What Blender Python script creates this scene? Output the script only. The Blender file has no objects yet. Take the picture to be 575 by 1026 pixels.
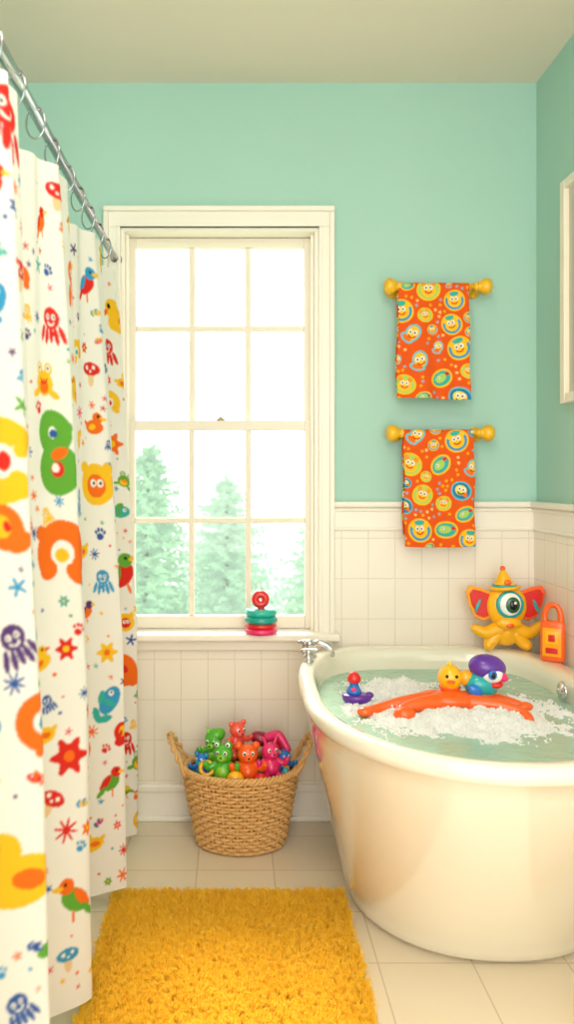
import bpy, bmesh, math, random
import numpy as np
from mathutils import Vector, Matrix, Euler
random.seed(7); rng=np.random.default_rng(7)
scene=bpy.context.scene
D=bpy.data

# ------------------------------------------------------------------ materials
def lin(c):
    c=np.array(c,dtype=float)/255.0
    return tuple(np.where(c<=0.04045,c/12.92,((c+0.055)/1.055)**2.4))
_m={}
def mat(name,col,rough=0.5,metal=0.0,coat=0.0,bump=0.0,bscale=60,sss=0.0,var=0.0,vscale=8,spec=0.5,trans=0.0):
    if name in _m: return _m[name]
    m=D.materials.new(name); m.use_nodes=True; nt=m.node_tree; b=nt.nodes['Principled BSDF']
    L=lin(col)
    b.inputs['Base Color'].default_value=(*L,1); b.inputs['Roughness'].default_value=rough
    b.inputs['Metallic'].default_value=metal; b.inputs['Coat Weight'].default_value=coat
    b.inputs['Specular IOR Level'].default_value=spec
    b.inputs['Transmission Weight'].default_value=trans
    if sss: 
        b.inputs['Subsurface Weight'].default_value=sss; b.inputs['Subsurface Scale'].default_value=0.01
    tc=nt.nodes.new('ShaderNodeTexCoord')
    if bump:
        n=nt.nodes.new('ShaderNodeTexNoise'); n.inputs['Scale'].default_value=bscale; n.inputs['Detail'].default_value=4
        nt.links.new(tc.outputs['Object'],n.inputs['Vector'])
        bp=nt.nodes.new('ShaderNodeBump'); bp.inputs['Strength'].default_value=bump; bp.inputs['Distance'].default_value=0.01
        nt.links.new(n.outputs['Fac'],bp.inputs['Height']); nt.links.new(bp.outputs['Normal'],b.inputs['Normal'])
    if var:
        n=nt.nodes.new('ShaderNodeTexNoise'); n.inputs['Scale'].default_value=vscale; n.inputs['Detail'].default_value=3
        nt.links.new(tc.outputs['Object'],n.inputs['Vector'])
        mx=nt.nodes.new('ShaderNodeMix'); mx.data_type='RGBA'
        mx.inputs['A'].default_value=(*[x*(1-var) for x in L],1); mx.inputs['B'].default_value=(*[min(1,x*(1+var)) for x in L],1)
        nt.links.new(n.outputs['Fac'],mx.inputs['Factor']); nt.links.new(mx.outputs['Result'],b.inputs['Base Color'])
    _m[name]=m; return m

def tile_mat(name,col,grout,axes,tw,th,off=0.0,mortar=0.0025,rough=0.25,origin=(0,0),bump=0.35):
    m=D.materials.new(name); m.use_nodes=True; nt=m.node_tree; b=nt.nodes['Principled BSDF']
    g=nt.nodes.new('ShaderNodeNewGeometry'); s=nt.nodes.new('ShaderNodeSeparateXYZ'); c=nt.nodes.new('ShaderNodeCombineXYZ')
    nt.links.new(g.outputs['Position'],s.inputs[0])
    a1=nt.nodes.new('ShaderNodeMath'); a1.operation='SUBTRACT'; a1.inputs[1].default_value=origin[0]-20*tw
    a2=nt.nodes.new('ShaderNodeMath'); a2.operation='SUBTRACT'; a2.inputs[1].default_value=origin[1]-20*th
    nt.links.new(s.outputs[axes[0]],a1.inputs[0]); nt.links.new(s.outputs[axes[1]],a2.inputs[0])
    nt.links.new(a1.outputs[0],c.inputs[0]); nt.links.new(a2.outputs[0],c.inputs[1])
    br=nt.nodes.new('ShaderNodeTexBrick'); br.offset=off; br.squash=1.0
    br.inputs['Scale'].default_value=1; br.inputs['Brick Width'].default_value=tw; br.inputs['Row Height'].default_value=th
    br.inputs['Mortar Size'].default_value=mortar; br.inputs['Mortar Smooth'].default_value=0.6
    L=lin(col); br.inputs['Color1'].default_value=(*L,1); br.inputs['Color2'].default_value=(*[x*0.985 for x in L],1)
    br.inputs['Mortar'].default_value=(*lin(grout),1); br.inputs['Bias'].default_value=0
    nt.links.new(c.outputs[0],br.inputs['Vector']); nt.links.new(br.outputs['Color'],b.inputs['Base Color'])
    bp=nt.nodes.new('ShaderNodeBump'); bp.invert=True; bp.inputs['Strength'].default_value=bump; bp.inputs['Distance'].default_value=0.003
    nt.links.new(br.outputs['Fac'],bp.inputs['Height']); nt.links.new(bp.outputs['Normal'],b.inputs['Normal'])
    b.inputs['Roughness'].default_value=rough
    return m

def vcol_mat(name,rough=0.85,transl=0.0,bump=0.0,bscale=400):
    m=D.materials.new(name); m.use_nodes=True; nt=m.node_tree; b=nt.nodes['Principled BSDF']
    a=nt.nodes.new('ShaderNodeVertexColor'); a.layer_name='Col'
    nt.links.new(a.outputs['Color'],b.inputs['Base Color']); b.inputs['Roughness'].default_value=rough
    b.inputs['Specular IOR Level'].default_value=0.2
    if bump:
        tc=nt.nodes.new('ShaderNodeTexCoord'); n=nt.nodes.new('ShaderNodeTexNoise'); n.inputs['Scale'].default_value=bscale
        nt.links.new(tc.outputs['Object'],n.inputs['Vector'])
        bp=nt.nodes.new('ShaderNodeBump'); bp.inputs['Strength'].default_value=bump; bp.inputs['Distance'].default_value=0.002
        nt.links.new(n.outputs['Fac'],bp.inputs['Height']); nt.links.new(bp.outputs['Normal'],b.inputs['Normal'])
    if transl:
        t=nt.nodes.new('ShaderNodeBsdfTranslucent'); mx=nt.nodes.new('ShaderNodeMixShader'); mx.inputs[0].default_value=transl
        nt.links.new(a.outputs['Color'],t.inputs['Color']); nt.links.new(b.outputs[0],mx.inputs[1]); nt.links.new(t.outputs[0],mx.inputs[2])
        nt.links.new(mx.outputs[0],nt.nodes['Material Output'].inputs['Surface'])
    return m

# ------------------------------------------------------------------ mesh builder
class MB:
    def __init__(s): s.v=[]; s.f=[]; s.mi=[]; s.sm=[]; s.mats=[]
    def _mi(s,m):
        if m not in s.mats: s.mats.append(m)
        return s.mats.index(m)
    def add(s,vs,fs,m,smooth=True):
        o=len(s.v); s.v.extend([tuple(p) for p in vs]); i=s._mi(m)
        for f in fs: s.f.append(tuple(o+k for k in f)); s.mi.append(i); s.sm.append(smooth)
    def ell(s,c,r,m,rot=(0,0,0),seg=24,rings=14):
        if isinstance(r,(int,float)): r=(r,r,r)
        R=Euler(rot).to_matrix(); c=Vector(c); vs=[c+R@Vector((0,0,r[2]))]
        for i in range(1,rings):
            a=math.pi*i/rings
            for j in range(seg):
                b=2*math.pi*j/seg
                vs.append(c+R@Vector((r[0]*math.sin(a)*math.cos(b),r[1]*math.sin(a)*math.sin(b),r[2]*math.cos(a))))
        vs.append(c+R@Vector((0,0,-r[2]))); n=len(vs)-1; fs=[]
        for j in range(seg): fs.append((0,1+j,1+(j+1)%seg))
        for i in range(rings-2):
            for j in range(seg):
                a=1+i*seg; fs.append((a+j,a+seg+j,a+seg+(j+1)%seg,a+(j+1)%seg))
        a=1+(rings-2)*seg
        for j in range(seg): fs.append((a+j,n,a+(j+1)%seg))
        s.add(vs,fs,m)
    def tube(s,pts,rad,m,seg=12,closed=False,caps=True):
        pts=[Vector(p) for p in pts]; n=len(pts)
        if isinstance(rad,(int,float)): rad=[rad]*n
        vs=[];fs=[];prev=None
        for i,p in enumerate(pts):
            if closed: t=(pts[(i+1)%n]-pts[i-1]).normalized()
            else: t=(pts[min(i+1,n-1)]-pts[max(i-1,0)]).normalized()
            if prev is None:
                u=t.orthogonal().normalized()
            else:
                u=(prev-t*prev.dot(t)).normalized()
            prev=u; w=t.cross(u)
            for j in range(seg):
                a=2*math.pi*j/seg; vs.append(p+(u*math.cos(a)+w*math.sin(a))*rad[i])
        for i in range(n if closed else n-1):
            for j in range(seg):
                k=((i+1)%n)*seg; fs.append((i*seg+j,i*seg+(j+1)%seg,k+(j+1)%seg,k+j))
        if caps and not closed:
            fs.append(tuple(reversed(range(seg)))); fs.append(tuple((n-1)*seg+j for j in range(seg)))
        s.add(vs,fs,m)
    def limb(s,pts,rad,m,seg=14,sub=8):
        P=[Vector(p) for p in pts]; n=len(P); out=[];ro=[]
        for i in range(n-1):
            p0=P[max(i-1,0)];p1=P[i];p2=P[i+1];p3=P[min(i+2,n-1)]
            for k in range(sub):
                t=k/sub
                out.append(0.5*((2*p1)+(p2-p0)*t+(2*p0-5*p1+4*p2-p3)*t*t+(3*p1-p0-3*p2+p3)*t**3)); ro.append(rad[i]*(1-t)+rad[i+1]*t)
        out.append(P[-1]); ro.append(rad[-1])
        s.tube(out,ro,m,seg); s.ell(P[0],rad[0],m,seg=seg,rings=8); s.ell(P[-1],rad[-1],m,seg=seg,rings=8)
    def torus(s,c,R,r,m,rot=(0,0,0),seg=40,ms=12,sc=(1,1,1)):
        M=Euler(rot).to_matrix(); c=Vector(c)
        pts=[c+M@Vector((R*math.cos(2*math.pi*i/seg)*sc[0],R*math.sin(2*math.pi*i/seg)*sc[1],0)) for i in range(seg)]
        s.tube(pts,r,m,ms,closed=True)
    def lathe(s,c,prof,m,rot=(0,0,0),seg=32,sc=(1,1)):
        M=Euler(rot).to_matrix(); c=Vector(c); vs=[];fs=[]
        for r,z in prof:
            for j in range(seg):
                a=2*math.pi*j/seg; vs.append(c+M@Vector((r*math.cos(a)*sc[0],r*math.sin(a)*sc[1],z)))
        for i in range(len(prof)-1):
            for j in range(seg): fs.append((i*seg+j,i*seg+(j+1)%seg,(i+1)*seg+(j+1)%seg,(i+1)*seg+j))
        fs.append(tuple(reversed(range(seg)))); fs.append(tuple((len(prof)-1)*seg+j for j in range(seg)))
        s.add(vs,fs,m)
    def box(s,lo,hi,m,bev=0.0,rot=None,smooth=False,segs=2):
        lo=Vector(lo);hi=Vector(hi);c=(lo+hi)/2;d=hi-lo
        bm=bmesh.new(); bmesh.ops.create_cube(bm,size=1)
        for v in bm.verts: v.co=Vector((v.co.x*d.x,v.co.y*d.y,v.co.z*d.z))
        if bev: bmesh.ops.bevel(bm,geom=bm.edges[:],offset=bev,segments=segs,profile=0.5,affect='EDGES')
        R=Euler(rot).to_matrix() if rot else Matrix.Identity(3)
        bm.verts.index_update()
        s.add([c+R@v.co for v in bm.verts],[[v.index for v in f.verts] for f in bm.faces],m,smooth); bm.free()
    def prism(s,c,poly,th,m,rot=(0,0,0),bev=0.0,smooth=False):
        bm=bmesh.new(); vs=[bm.verts.new((x,-th/2,z)) for x,z in poly]; f=bm.faces.new(vs)
        r=bmesh.ops.extrude_face_region(bm,geom=[f]); 
        for e in r['geom']:
            if isinstance(e,bmesh.types.BMVert): e.co.y+=th
        bmesh.ops.recalc_face_normals(bm,faces=bm.faces[:])
        if bev: bmesh.ops.bevel(bm,geom=bm.edges[:],offset=bev,segments=3,profile=0.5,affect='EDGES')
        R=Euler(rot).to_matrix(); c=Vector(c); bm.verts.index_update()
        s.add([c+R@v.co for v in bm.verts],[[v.index for v in f.verts] for f in bm.faces],m,smooth); bm.free()
    def obj(s,name,parent=None):
        me=D.meshes.new(name); me.from_pydata(s.v,[],s.f)
        for m in s.mats: me.materials.append(m)
        me.polygons.foreach_set('material_index',s.mi); me.polygons.foreach_set('use_smooth',s.sm); me.update()
        o=D.objects.new(name,me); scene.collection.objects.link(o)
        if parent: o.parent=parent
        if s.v:
            a=np.array(s.v); c=(a.min(0)+a.max(0))/2; c[2]=a[:,2].min()
            me.transform(Matrix.Translation(-Vector(c))); o.location=Vector(c)
            if parent: o.matrix_parent_inverse=Matrix.Translation(-parent.location)
        return o
def grid_obj(name,P,col,material,parent=None,mask=None):
    R,C,_=P.shape; me=D.meshes.new(name)
    idx=np.arange(R*C).reshape(R,C)
    q=np.stack([idx[:-1,:-1],idx[:-1,1:],idx[1:,1:],idx[1:,:-1]],-1).reshape(-1,4)
    if mask is not None: q=q[mask.reshape(-1)]
    used=np.unique(q); remap=-np.ones(R*C,int); remap[used]=np.arange(len(used)); q=remap[q]
    Pv=P.reshape(-1,3)[used]
    me.vertices.add(len(used)); me.vertices.foreach_set('co',Pv.reshape(-1).astype(np.float32))
    me.loops.add(q.size); me.loops.foreach_set('vertex_index',q.reshape(-1).astype(np.int32))
    me.polygons.add(len(q)); me.polygons.foreach_set('loop_start',(np.arange(len(q))*4).astype(np.int32))
    me.polygons.foreach_set('use_smooth',np.ones(len(q),bool))
    me.update(calc_edges=True); me.validate()
    if col is not None:
        c=col.copy()   # soften printed edges by one cell
        c[1:-1]=(col[:-2]+2*col[1:-1]+col[2:])/4; c2=c.copy(); c2[:,1:-1]=(c[:,:-2]+2*c[:,1:-1]+c[:,2:])/4; col=c2
        a=me.color_attributes.new('Col','FLOAT_COLOR','POINT')
        rgba=np.ones((len(used),4),np.float32); rgba[:,:3]=col.reshape(-1,3)[used]; a.data.foreach_set('color',rgba.reshape(-1))
    me.materials.append(material)
    o=D.objects.new(name,me); scene.collection.objects.link(o)
    if parent: o.parent=parent; o.matrix_parent_inverse=Matrix.Translation(-parent.location)
    return o
def empty(name,loc):
    e=D.objects.new(name,None); e.location=loc; scene.collection.objects.link(e); e.empty_display_size=0.05; return e

# ------------------------------------------------------------------ dims
YW=2.807; XR=1.053; CEIL=2.60; XL=-1.25; YB=-1.0
T=0.013
M_mint=mat('aqua_mint_paint',(168,208,194),0.7,bump=0.05,bscale=200,var=0.02,vscale=2)
M_trim=mat('cream_gloss_paint',(241,235,222),0.35)
M_ceil=mat('ceiling_paint',(234,221,204),0.8,bump=0.03,bscale=150)
M_tileB=tile_mat('wainscot_tile_back',(240,232,217),(220,210,192),(0,2),0.094,0.142,origin=(0.0,0.14),mortar=0.0018)
M_tileR=tile_mat('wainscot_tile_side',(240,232,217),(220,210,192),(1,2),0.094,0.142,origin=(YW,0.14),mortar=0.0018)
M_floor=tile_mat('floor_tile',(232,218,192),(205,188,160),(0,1),0.235,0.235,origin=(0.12,0.10),mortar=0.0025,rough=0.22,bump=0.2)
M_chrome=mat('chrome',(215,215,218),0.08,metal=1.0)
M_rod=mat('brushed_chrome',(186,188,192),0.16,metal=1.0)
M_black=mat('toy_black',(15,15,20),0.25); M_white=mat('toy_white',(245,245,240),0.25,coat=0.3)
def toy(n,c): return mat('toy_'+n,c,0.32,coat=0.35,sss=0.0)
T_red=toy('red',(220,32,32)); T_or=toy('orange',(248,98,18)); T_ye=toy('yellow',(255,186,16)); T_gr=toy('green',(80,180,45))
T_bl=toy('blue',(25,115,205)); T_te=toy('teal',(18,165,168)); T_pu=toy('purple',(95,42,155)); T_pk=toy('pink',(235,45,115))
T_co=toy('coral',(245,90,72)); T_dr=toy('maroon',(150,25,60)); T_lg=toy('lime',(140,205,55)); T_dg=toy('darkgreen',(20,90,60)); T_am=toy('amber',(255,166,14))

# ------------------------------------------------------------------ room
wx0,wx1,wz0,wz1=-0.40,0.295,0.655,2.085
y0=YW+T; y1=y0+0.15
b=MB()
b.box((XL-0.1,y0,-0.0),(wx0,y1,CEIL),M_mint); b.box((wx1,y0,0),(XR+T+0.1,y1,CEIL),M_mint)
b.box((wx0,y0,0),(wx1,y1,wz0-0.03),M_mint); b.box((wx0,y0,wz1),(wx1,y1,CEIL),M_mint)
b.obj('wall_back')
b=MB(); b.box((XR+T,YB,0),(XR+T+0.1,y0,CEIL),M_mint); b.obj('wall_right')
b=MB(); b.box((XL-0.1,YB,0),(XL,y0,CEIL),M_mint); b.obj('wall_left')
b=MB(); b.box((XL-0.1,YB,CEIL),(XR+T+0.1,y1,CEIL+0.1),M_ceil); b.obj('ceiling')
b=MB(); b.box((XL-0.1,YB,-0.1),(XR+T+0.1,y1,0),M_floor); b.obj('floor')
cz=1.025
b=MB()
b.box((XL,YW,0.12),(wx0-0.053,y0,cz),M_tileB); b.box((wx1+0.047,YW,0.12),(XR+T,y0,cz),M_tileB)
b.box((wx0-0.053,YW,0.12),(wx1+0.047,y0,0.62),M_tileB); b.obj('trim_tile_back')
b=MB(); b.box((XR,YB,0.12),(XR+T,YW,cz),M_tileR); b.obj('trim_tile_right')
def rail(b,lo,hi,axis):
    for (za,zb,d,bv) in ((1.025,1.088,0.017,0.003),(1.018,1.032,0.022,0.006),(1.085,1.10,0.024,0.006),(1.10,1.122,0.036,0.008)):
        if axis=='x': b.box((lo,y0-d,za),(hi,y0-0.0005,zb),M_trim,bv)
        else: b.box((XR+T-d,lo,za),(XR+T-0.0005,hi,zb),M_trim,bv)
b=MB(); rail(b,XL,wx0-0.055,'x'); rail(b,wx1+0.05,XR,'x'); b.obj('trim_cap_back')
b=MB(); rail(b,YB,YW,'y'); b.obj('trim_cap_right')
b=MB()
for za,zb,d,bv in ((0,0.105,0.022,0.002),(0.10,0.13,0.028,0.008),(0,0.02,0.03,0.006)): b.box((XL,y0-d,za),(XR,y0-0.0005,zb),M_trim,bv)
b.obj('baseboard_back')
b=MB(); b.box((XR+T-0.022,YB,0),(XR+T-0.0005,YW-0.01,0.13),M_trim,0.004); b.obj('baseboard_right')

# window
W=empty('window_1',(-0.05,YW,0.655))
b=MB()
cw=0.053
yc=y0-0.024
b.box((wx0-cw,yc,wz0-0.02),(wx0,y0,wz1-0.0005),M_trim,0.0015); b.box((wx1,yc,wz0-0.02),(wx1+cw-0.004,y0,wz1-0.0005),M_trim,0.0015)
b.box((wx0-cw,yc,wz1),(wx1+cw-0.004,y0,wz1+0.06),M_trim,0.0015)
b.box((wx0-cw-0.006,yc-0.012,wz0-0.02),(wx0-cw+0.012,y0,wz1+0.0515),M_trim,0.004)
b.box((wx1+cw-0.016,yc-0.012,wz0-0.02),(wx1+cw+0.002,y0,wz1+0.0515),M_trim,0.004)
b.box((wx0-cw-0.0065,yc-0.0125,wz1+0.052),(wx1+cw+0.0025,y0,wz1+0.070),M_trim,0.004)
b.box((wx0-0.012,yc-0.006,wz0),(wx0-0.0003,y0,wz1-0.0005),M_trim,0.002); b.box((wx1+0.0003,yc-0.006,wz0),(wx1+0.012,y0,wz1-0.0005),M_trim,0.002)
b.box((wx0-0.012,yc-0.0065,wz1),(wx1+0.012,y0,wz1+0.012),M_trim,0.002)
b.obj('casing',W)
b=MB()
b.box((wx0+0.0003,y0-0.01,wz0),(wx0+0.012,y1,wz1-0.0125),M_trim); b.box((wx1-0.012,y0-0.01,wz0),(wx1-0.0003,y1,wz1-0.0125),M_trim)
b.box((wx0+0.0003,y0-0.01,wz1-0.012),(wx1-0.0003,y1,wz1-0.0003),M_trim)
b.box((wx0+0.0123,y0+0.02,wz0),(wx0+0.024,y0+0.034,wz1-0.013),M_trim,0.002); b.box((wx1-0.024,y0+0.02,wz0),(wx1-0.0123,y0+0.034,wz1-0.013),M_trim,0.002)
b.obj('jamb',W)
b=MB(); b.box((wx0-cw-0.012,YW-0.055,0.638),(wx1+cw+0.018,y0-0.001,0.664),M_trim,0.007); b.box((wx0+0.001,y0-0.0005,0.638),(wx1-0.001,y1,0.6638),M_trim)
b.box((wx0-cw,YW-0.018,0.60),(wx1+cw-0.004,YW,0.6375),M_trim,0.005); b.obj('stool_and_apron',W)
M_glass=D.materials.new('window_glass'); M_glass.use_nodes=True; nt=M_glass.node_tree; nt.nodes.clear()
o_=nt.nodes.new('ShaderNodeOutputMaterial'); t_=nt.nodes.new('ShaderNodeBsdfTransparent'); g_=nt.nodes.new('ShaderNodeBsdfGlossy'); g_.inputs['Roughness'].default_value=0.02
mx=nt.nodes.new('ShaderNodeMixShader'); mx.inputs[0].default_value=0.04
nt.links.new(t_.outputs[0],mx.inputs[1]); nt.links.new(g_.outputs[0],mx.inputs[2]); nt.links.new(mx.outputs[0],o_.inputs[0])
M_sash=mat('sash_paint',(231,223,206),0.4)
def sash(name,z0,z1,ya,yb,bot,top,zm):
    b=MB(); xa,xb=wx0+0.013,wx1-0.013; st=0.030; e=0.0004
    b.box((xa,ya,z0),(xa+st,yb,z1),M_sash,0.0015); b.box((xb-st,ya,z0),(xb,yb,z1),M_sash,0.0015)
    b.box((xa+st+e,ya+e,z0+e),(xb-st-e,yb-e,z0+bot),M_sash,0.0015); b.box((xa+st+e,ya+e,z1-top),(xb-st-e,yb-e,z1-e),M_sash,0.0015)
    w=(xb-xa-2*st)
    for k in (1,2):
        x=xa+st+w*k/3; b.box((x-0.010,ya+0.004,z0+bot),(x+0.010,yb-0.004,z1-top),M_sash,0.003)
    b.box((xa+st,ya+0.0047,zm-0.010),(xb-st,yb-0.0047,zm+0.010),M_sash,0.003)
    ym=(ya+yb)/2; b.add([(xa+st,ym,z0+bot),(xb-st,ym,z0+bot),(xb-st,ym,z1-top),(xa+st,ym,z1-top)],[(0,1,2,3)],M_glass,False)
    b.obj(name,W)
sash('upper_sash',1.375,wz1-0.0135,y0+0.067,y0+0.097,0.03,0.034,1.745)
sash('lower_sash',0.666,1.41,y0+0.036,y0+0.066,0.045,0.035,1.052)
M_dk=mat('brass_latch',(190,170,130),0.35,metal=0.5)
b=MB(); b.lathe((-0.05,y0+0.05,1.41),[(0.016,0),(0.016,0.004),(0.009,0.008),(0.007,0.013),(0.002,0.015)],M_dk); b.obj('sash_lock',W)

# exterior trees
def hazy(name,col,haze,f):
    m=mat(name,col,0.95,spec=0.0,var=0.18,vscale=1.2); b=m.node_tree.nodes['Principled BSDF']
    b.inputs['Emission Color'].default_value=(*lin(haze),1); b.inputs['Emission Strength'].default_value=f  # pale emission put into the foliage stands in for aerial haze
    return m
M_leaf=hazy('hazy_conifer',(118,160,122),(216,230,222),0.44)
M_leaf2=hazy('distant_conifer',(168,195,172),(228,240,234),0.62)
M_bark=mat('bark',(150,150,135),0.9)
M_grass=mat('exterior_grass',(190,210,180),0.95,spec=0)
def conifer(x,y,ztop,zbase,rad,m,name='conifer_tree',dens=1.0):
    b=MB(); H=ztop-zbase; b.tube([(x,y,zbase),(x,y,zbase+H*0.97)],[0.12,0.015],M_bark,8)
    z=ztop-0.05; vs=[];fs=[]
    while z>zbase+1.6:
        f=(ztop-z)/H; R=rad*(f**0.62)*1.1+0.04; n=int((10+42*f)*dens)
        for k in range(n):
            a=random.uniform(0,2*math.pi); r=R*random.uniform(0.45,1.15); dz=-0.10*r+random.uniform(-.10,.14)
            ca,sa=math.cos(a),math.sin(a)
            N=8
            for i in range(N):
                t0=i/N; px=x+ca*r*t0;py=y+sa*r*t0;pz=z+dz*t0+0.10*r*t0*t0
                l=(0.06+0.11*r*(1-t0))*random.uniform(.7,1.3)
                for sgn in (-1,1):
                    an=a+sgn*random.uniform(.4,1.2); o=len(vs)
                    vs+= [(px,py,pz+0.022),(px,py,pz-0.022),(px+math.cos(an)*l,py+math.sin(an)*l,pz+random.uniform(-.07,.05))]
                    fs.append((o,o+1,o+2))
        z-=0.075+0.04*f
    b.add(vs,fs,m,False); b.obj(name)
gz=-3.0
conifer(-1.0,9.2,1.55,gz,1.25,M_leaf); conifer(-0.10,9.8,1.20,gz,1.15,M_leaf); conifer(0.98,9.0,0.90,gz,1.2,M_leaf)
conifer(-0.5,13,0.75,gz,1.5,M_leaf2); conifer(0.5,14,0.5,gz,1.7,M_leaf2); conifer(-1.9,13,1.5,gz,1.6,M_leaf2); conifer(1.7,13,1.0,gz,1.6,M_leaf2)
b=MB(); b.box((-15,4,gz-0.1),(15,30,gz),M_grass); b.obj('ground_exterior')

# ------------------------------------------------------------------ cloth painter
class Canvas:
    def __init__(s,U,V,base):
        s.U=U; s.V=V; s.col=np.ones((len(V),len(U),3))*np.array(lin(base))
    def region(s,cx,cy,R):
        i0,i1=np.searchsorted(s.U,[cx-R,cx+R]); j0,j1=np.searchsorted(s.V,[cy-R,cy+R])
        return i0,i1,j0,j1
    def draw(s,prims,cx,cy,size,rot=0,flip=1):
        i0,i1,j0,j1=s.region(cx,cy,size*1.7)
        if i1<=i0 or j1<=j0: return
        X,Y=np.meshgrid(s.U[i0:i1]-cx,s.V[j0:j1]-cy); c,sn=math.cos(rot),math.sin(rot)
        x=(X*c+Y*sn)/size*flip; y=(-X*sn+Y*c)/size
        sub=s.col[j0:j1,i0:i1]
        for p in prims:
            k=p[0]
            if k=='e':
                _,a,bb,rx,ry,r,col=p; dx=x-a;dy=y-bb; cc,ss=math.cos(r),math.sin(r)
                m=((dx*cc+dy*ss)/rx)**2+((-dx*ss+dy*cc)/ry)**2<1
            elif k=='o':
                _,a,bb,R,t,col=p; d=np.hypot(x-a,y-bb); m=abs(d-R)<t
            elif k=='arc':
                _,a,bb,R,t,a0,a1,col=p; d=np.hypot(x-a,y-bb); th=np.arctan2(y-bb,x-a)%(2*math.pi); m=(abs(d-R)<t)&(((th-a0)%(2*math.pi))<(a1-a0))
            elif k=='s':
                _,a,bb,r0,r1,n,ph,col=p; d=np.hypot(x-a,y-bb); th=np.arctan2(y-bb,x-a); m=d<r0+(r1-r0)*(0.5+0.5*np.cos(n*th+ph))**1.5
            sub[m]=lin(col)
RED=(220,44,34);ORG=(242,110,26);YEL=(246,190,36);GRN=(98,165,56);BLU=(56,150,198);DBL=(50,90,160);PUR=(92,58,118);PNK=(230,85,105);WHT=(241,236,229);BLK=(30,25,30);TEA=(56,172,164)
def m_duck(c=YEL,c2=ORG):
    return [('e',0,-.25,.8,.5,0,c),('e',-.75,-.02,.28,.15,-.6,c),('e',.35,.38,.42,.4,0,c),('e',.82,.32,.25,.12,-.2,c2),('e',.45,.5,.1,.12,0,BLK),('e',-.15,-.25,.35,.2,.2,c2)]
def m_frog(c=GRN,c2=YEL):
    return [('e',0,-.2,.72,.6,0,c),('e',-.4,.5,.3,.3,0,c),('e',.4,.5,.3,.3,0,c),('e',-.4,.52,.17,.17,0,WHT),('e',.4,.52,.17,.17,0,WHT),('e',-.4,.52,.08,.08,0,BLK),('e',.4,.52,.08,.08,0,BLK),
     ('e',0,-.35,.4,.35,0,c2),('e',-.75,-.7,.35,.18,.4,c),('e',.75,-.7,.35,.18,-.4,c),('arc',0,0.1,.3,.05,3.3,6.1,RED)]
def m_eight(c=GRN,c2=RED):
    return [('o',0,-.42,.40,.22,c),('o',-.02,.45,.34,.2,c),('e',.35,.55,.2,.16,0,c),('e',0,-.42,.19,.19,0,RED),('e',-.05,-.38,.11,.11,0,WHT),('e',0,.42,.13,.1,0,DBL),('e',.1,-.05,.25,.14,.3,ORG)]
def m_curl(c=ORG,c2=RED):
    return [('arc',0,.1,.6,.26,-.6,3.9,c),('e',-.4,-.35,.3,.25,.5,c),('e',.45,-.4,.35,.22,-.6,c),('e',0,.05,.2,.18,0,c2),('e',-.75,.55,.22,.2,0,c)]
def m_octo(c=RED,c2=WHT):
    p=[('e',0,.3,.5,.5,0,c)]
    for k in range(5): p.append(('e',-.6+.3*k,-.4-.1*(k%2),.13,.42,.35*(2-k)*-.5,c))
    return p+[('e',-.18,.35,.12,.14,0,WHT),('e',.18,.35,.12,.14,0,WHT),('e',-.18,.35,.05,.06,0,BLK),('e',.18,.35,.05,.06,0,BLK),('arc',0,.18,.2,.04,3.4,6,WHT)]
def m_face(c=YEL,c2=ORG):
    return [('e',0,0,.75,.75,0,c),('e',-.55,.6,.22,.22,0,c),('e',.55,.6,.22,.22,0,c),('e',0,-.05,.42,.42,0,c2),('e',-.1,.05,.14,.14,0,WHT),('e',.2,.05,.14,.14,0,WHT),('e',-.08,.05,.06,.06,0,BLK),('e',.22,.05,.06,.06,0,BLK)]
def m_bird(c=RED,c2=GRN):
    return [('e',0,-.1,.6,.42,.5,c),('e',.35,.45,.32,.3,0,c2),('e',.7,.42,.2,.1,0,YEL),('e',.4,.52,.07,.07,0,BLK),('e',-.3,-.1,.5,.2,.9,c2),('e',-.55,-.6,.4,.14,.8,c),('e',.1,-.7,.06,.25,0,ORG)]
def m_fish(c=BLU,c2=TEA):
    return [('e',.1,0,.65,.4,0,c),('e',-.7,.2,.35,.16,.8,c2),('e',-.7,-.2,.35,.16,-.8,c2),('e',.4,.1,.12,.12,0,WHT),('e',.42,.1,.05,.05,0,BLK),('e',0,-.05,.12,.3,0,c2),('e',.05,.4,.3,.14,.3,c2)]
def m_splat(c=RED,n=7): return [('s',0,0,.3,.95,n,random.random()*6,c)]
def m_flower(c=RED,c2=YEL): return [('s',0,0,.55,.9,6,0,c),('e',0,0,.25,.25,0,c2)]
def m_mush(c=RED): return [('e',0,-.35,.25,.5,0,(235,200,150)),('e',0,.25,.75,.42,0,c),('e',-.3,.3,.13,.13,0,WHT),('e',.3,.35,.13,.13,0,WHT),('e',0,.1,.1,.08,0,WHT)]
def m_paw(c=DBL): return [('e',0,-.2,.45,.38,0,c),('e',-.5,.3,.18,.24,.4,c),('e',-.15,.55,.18,.24,0,c),('e',.25,.55,.18,.24,0,c),('e',.58,.25,.18,.24,-.4,c)]
def m_dot(c=RED): return [('e',0,0,.5,.42,.3,c)]
def m_blob(c=ORG,c2=YEL): return [('e',0,.1,.7,.8,.1,c),('e',.3,-.55,.5,.35,0,c),('e',-.1,.2,.35,.42,.3,c2),('e',.1,.1,.14,.2,0,RED)]

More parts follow.
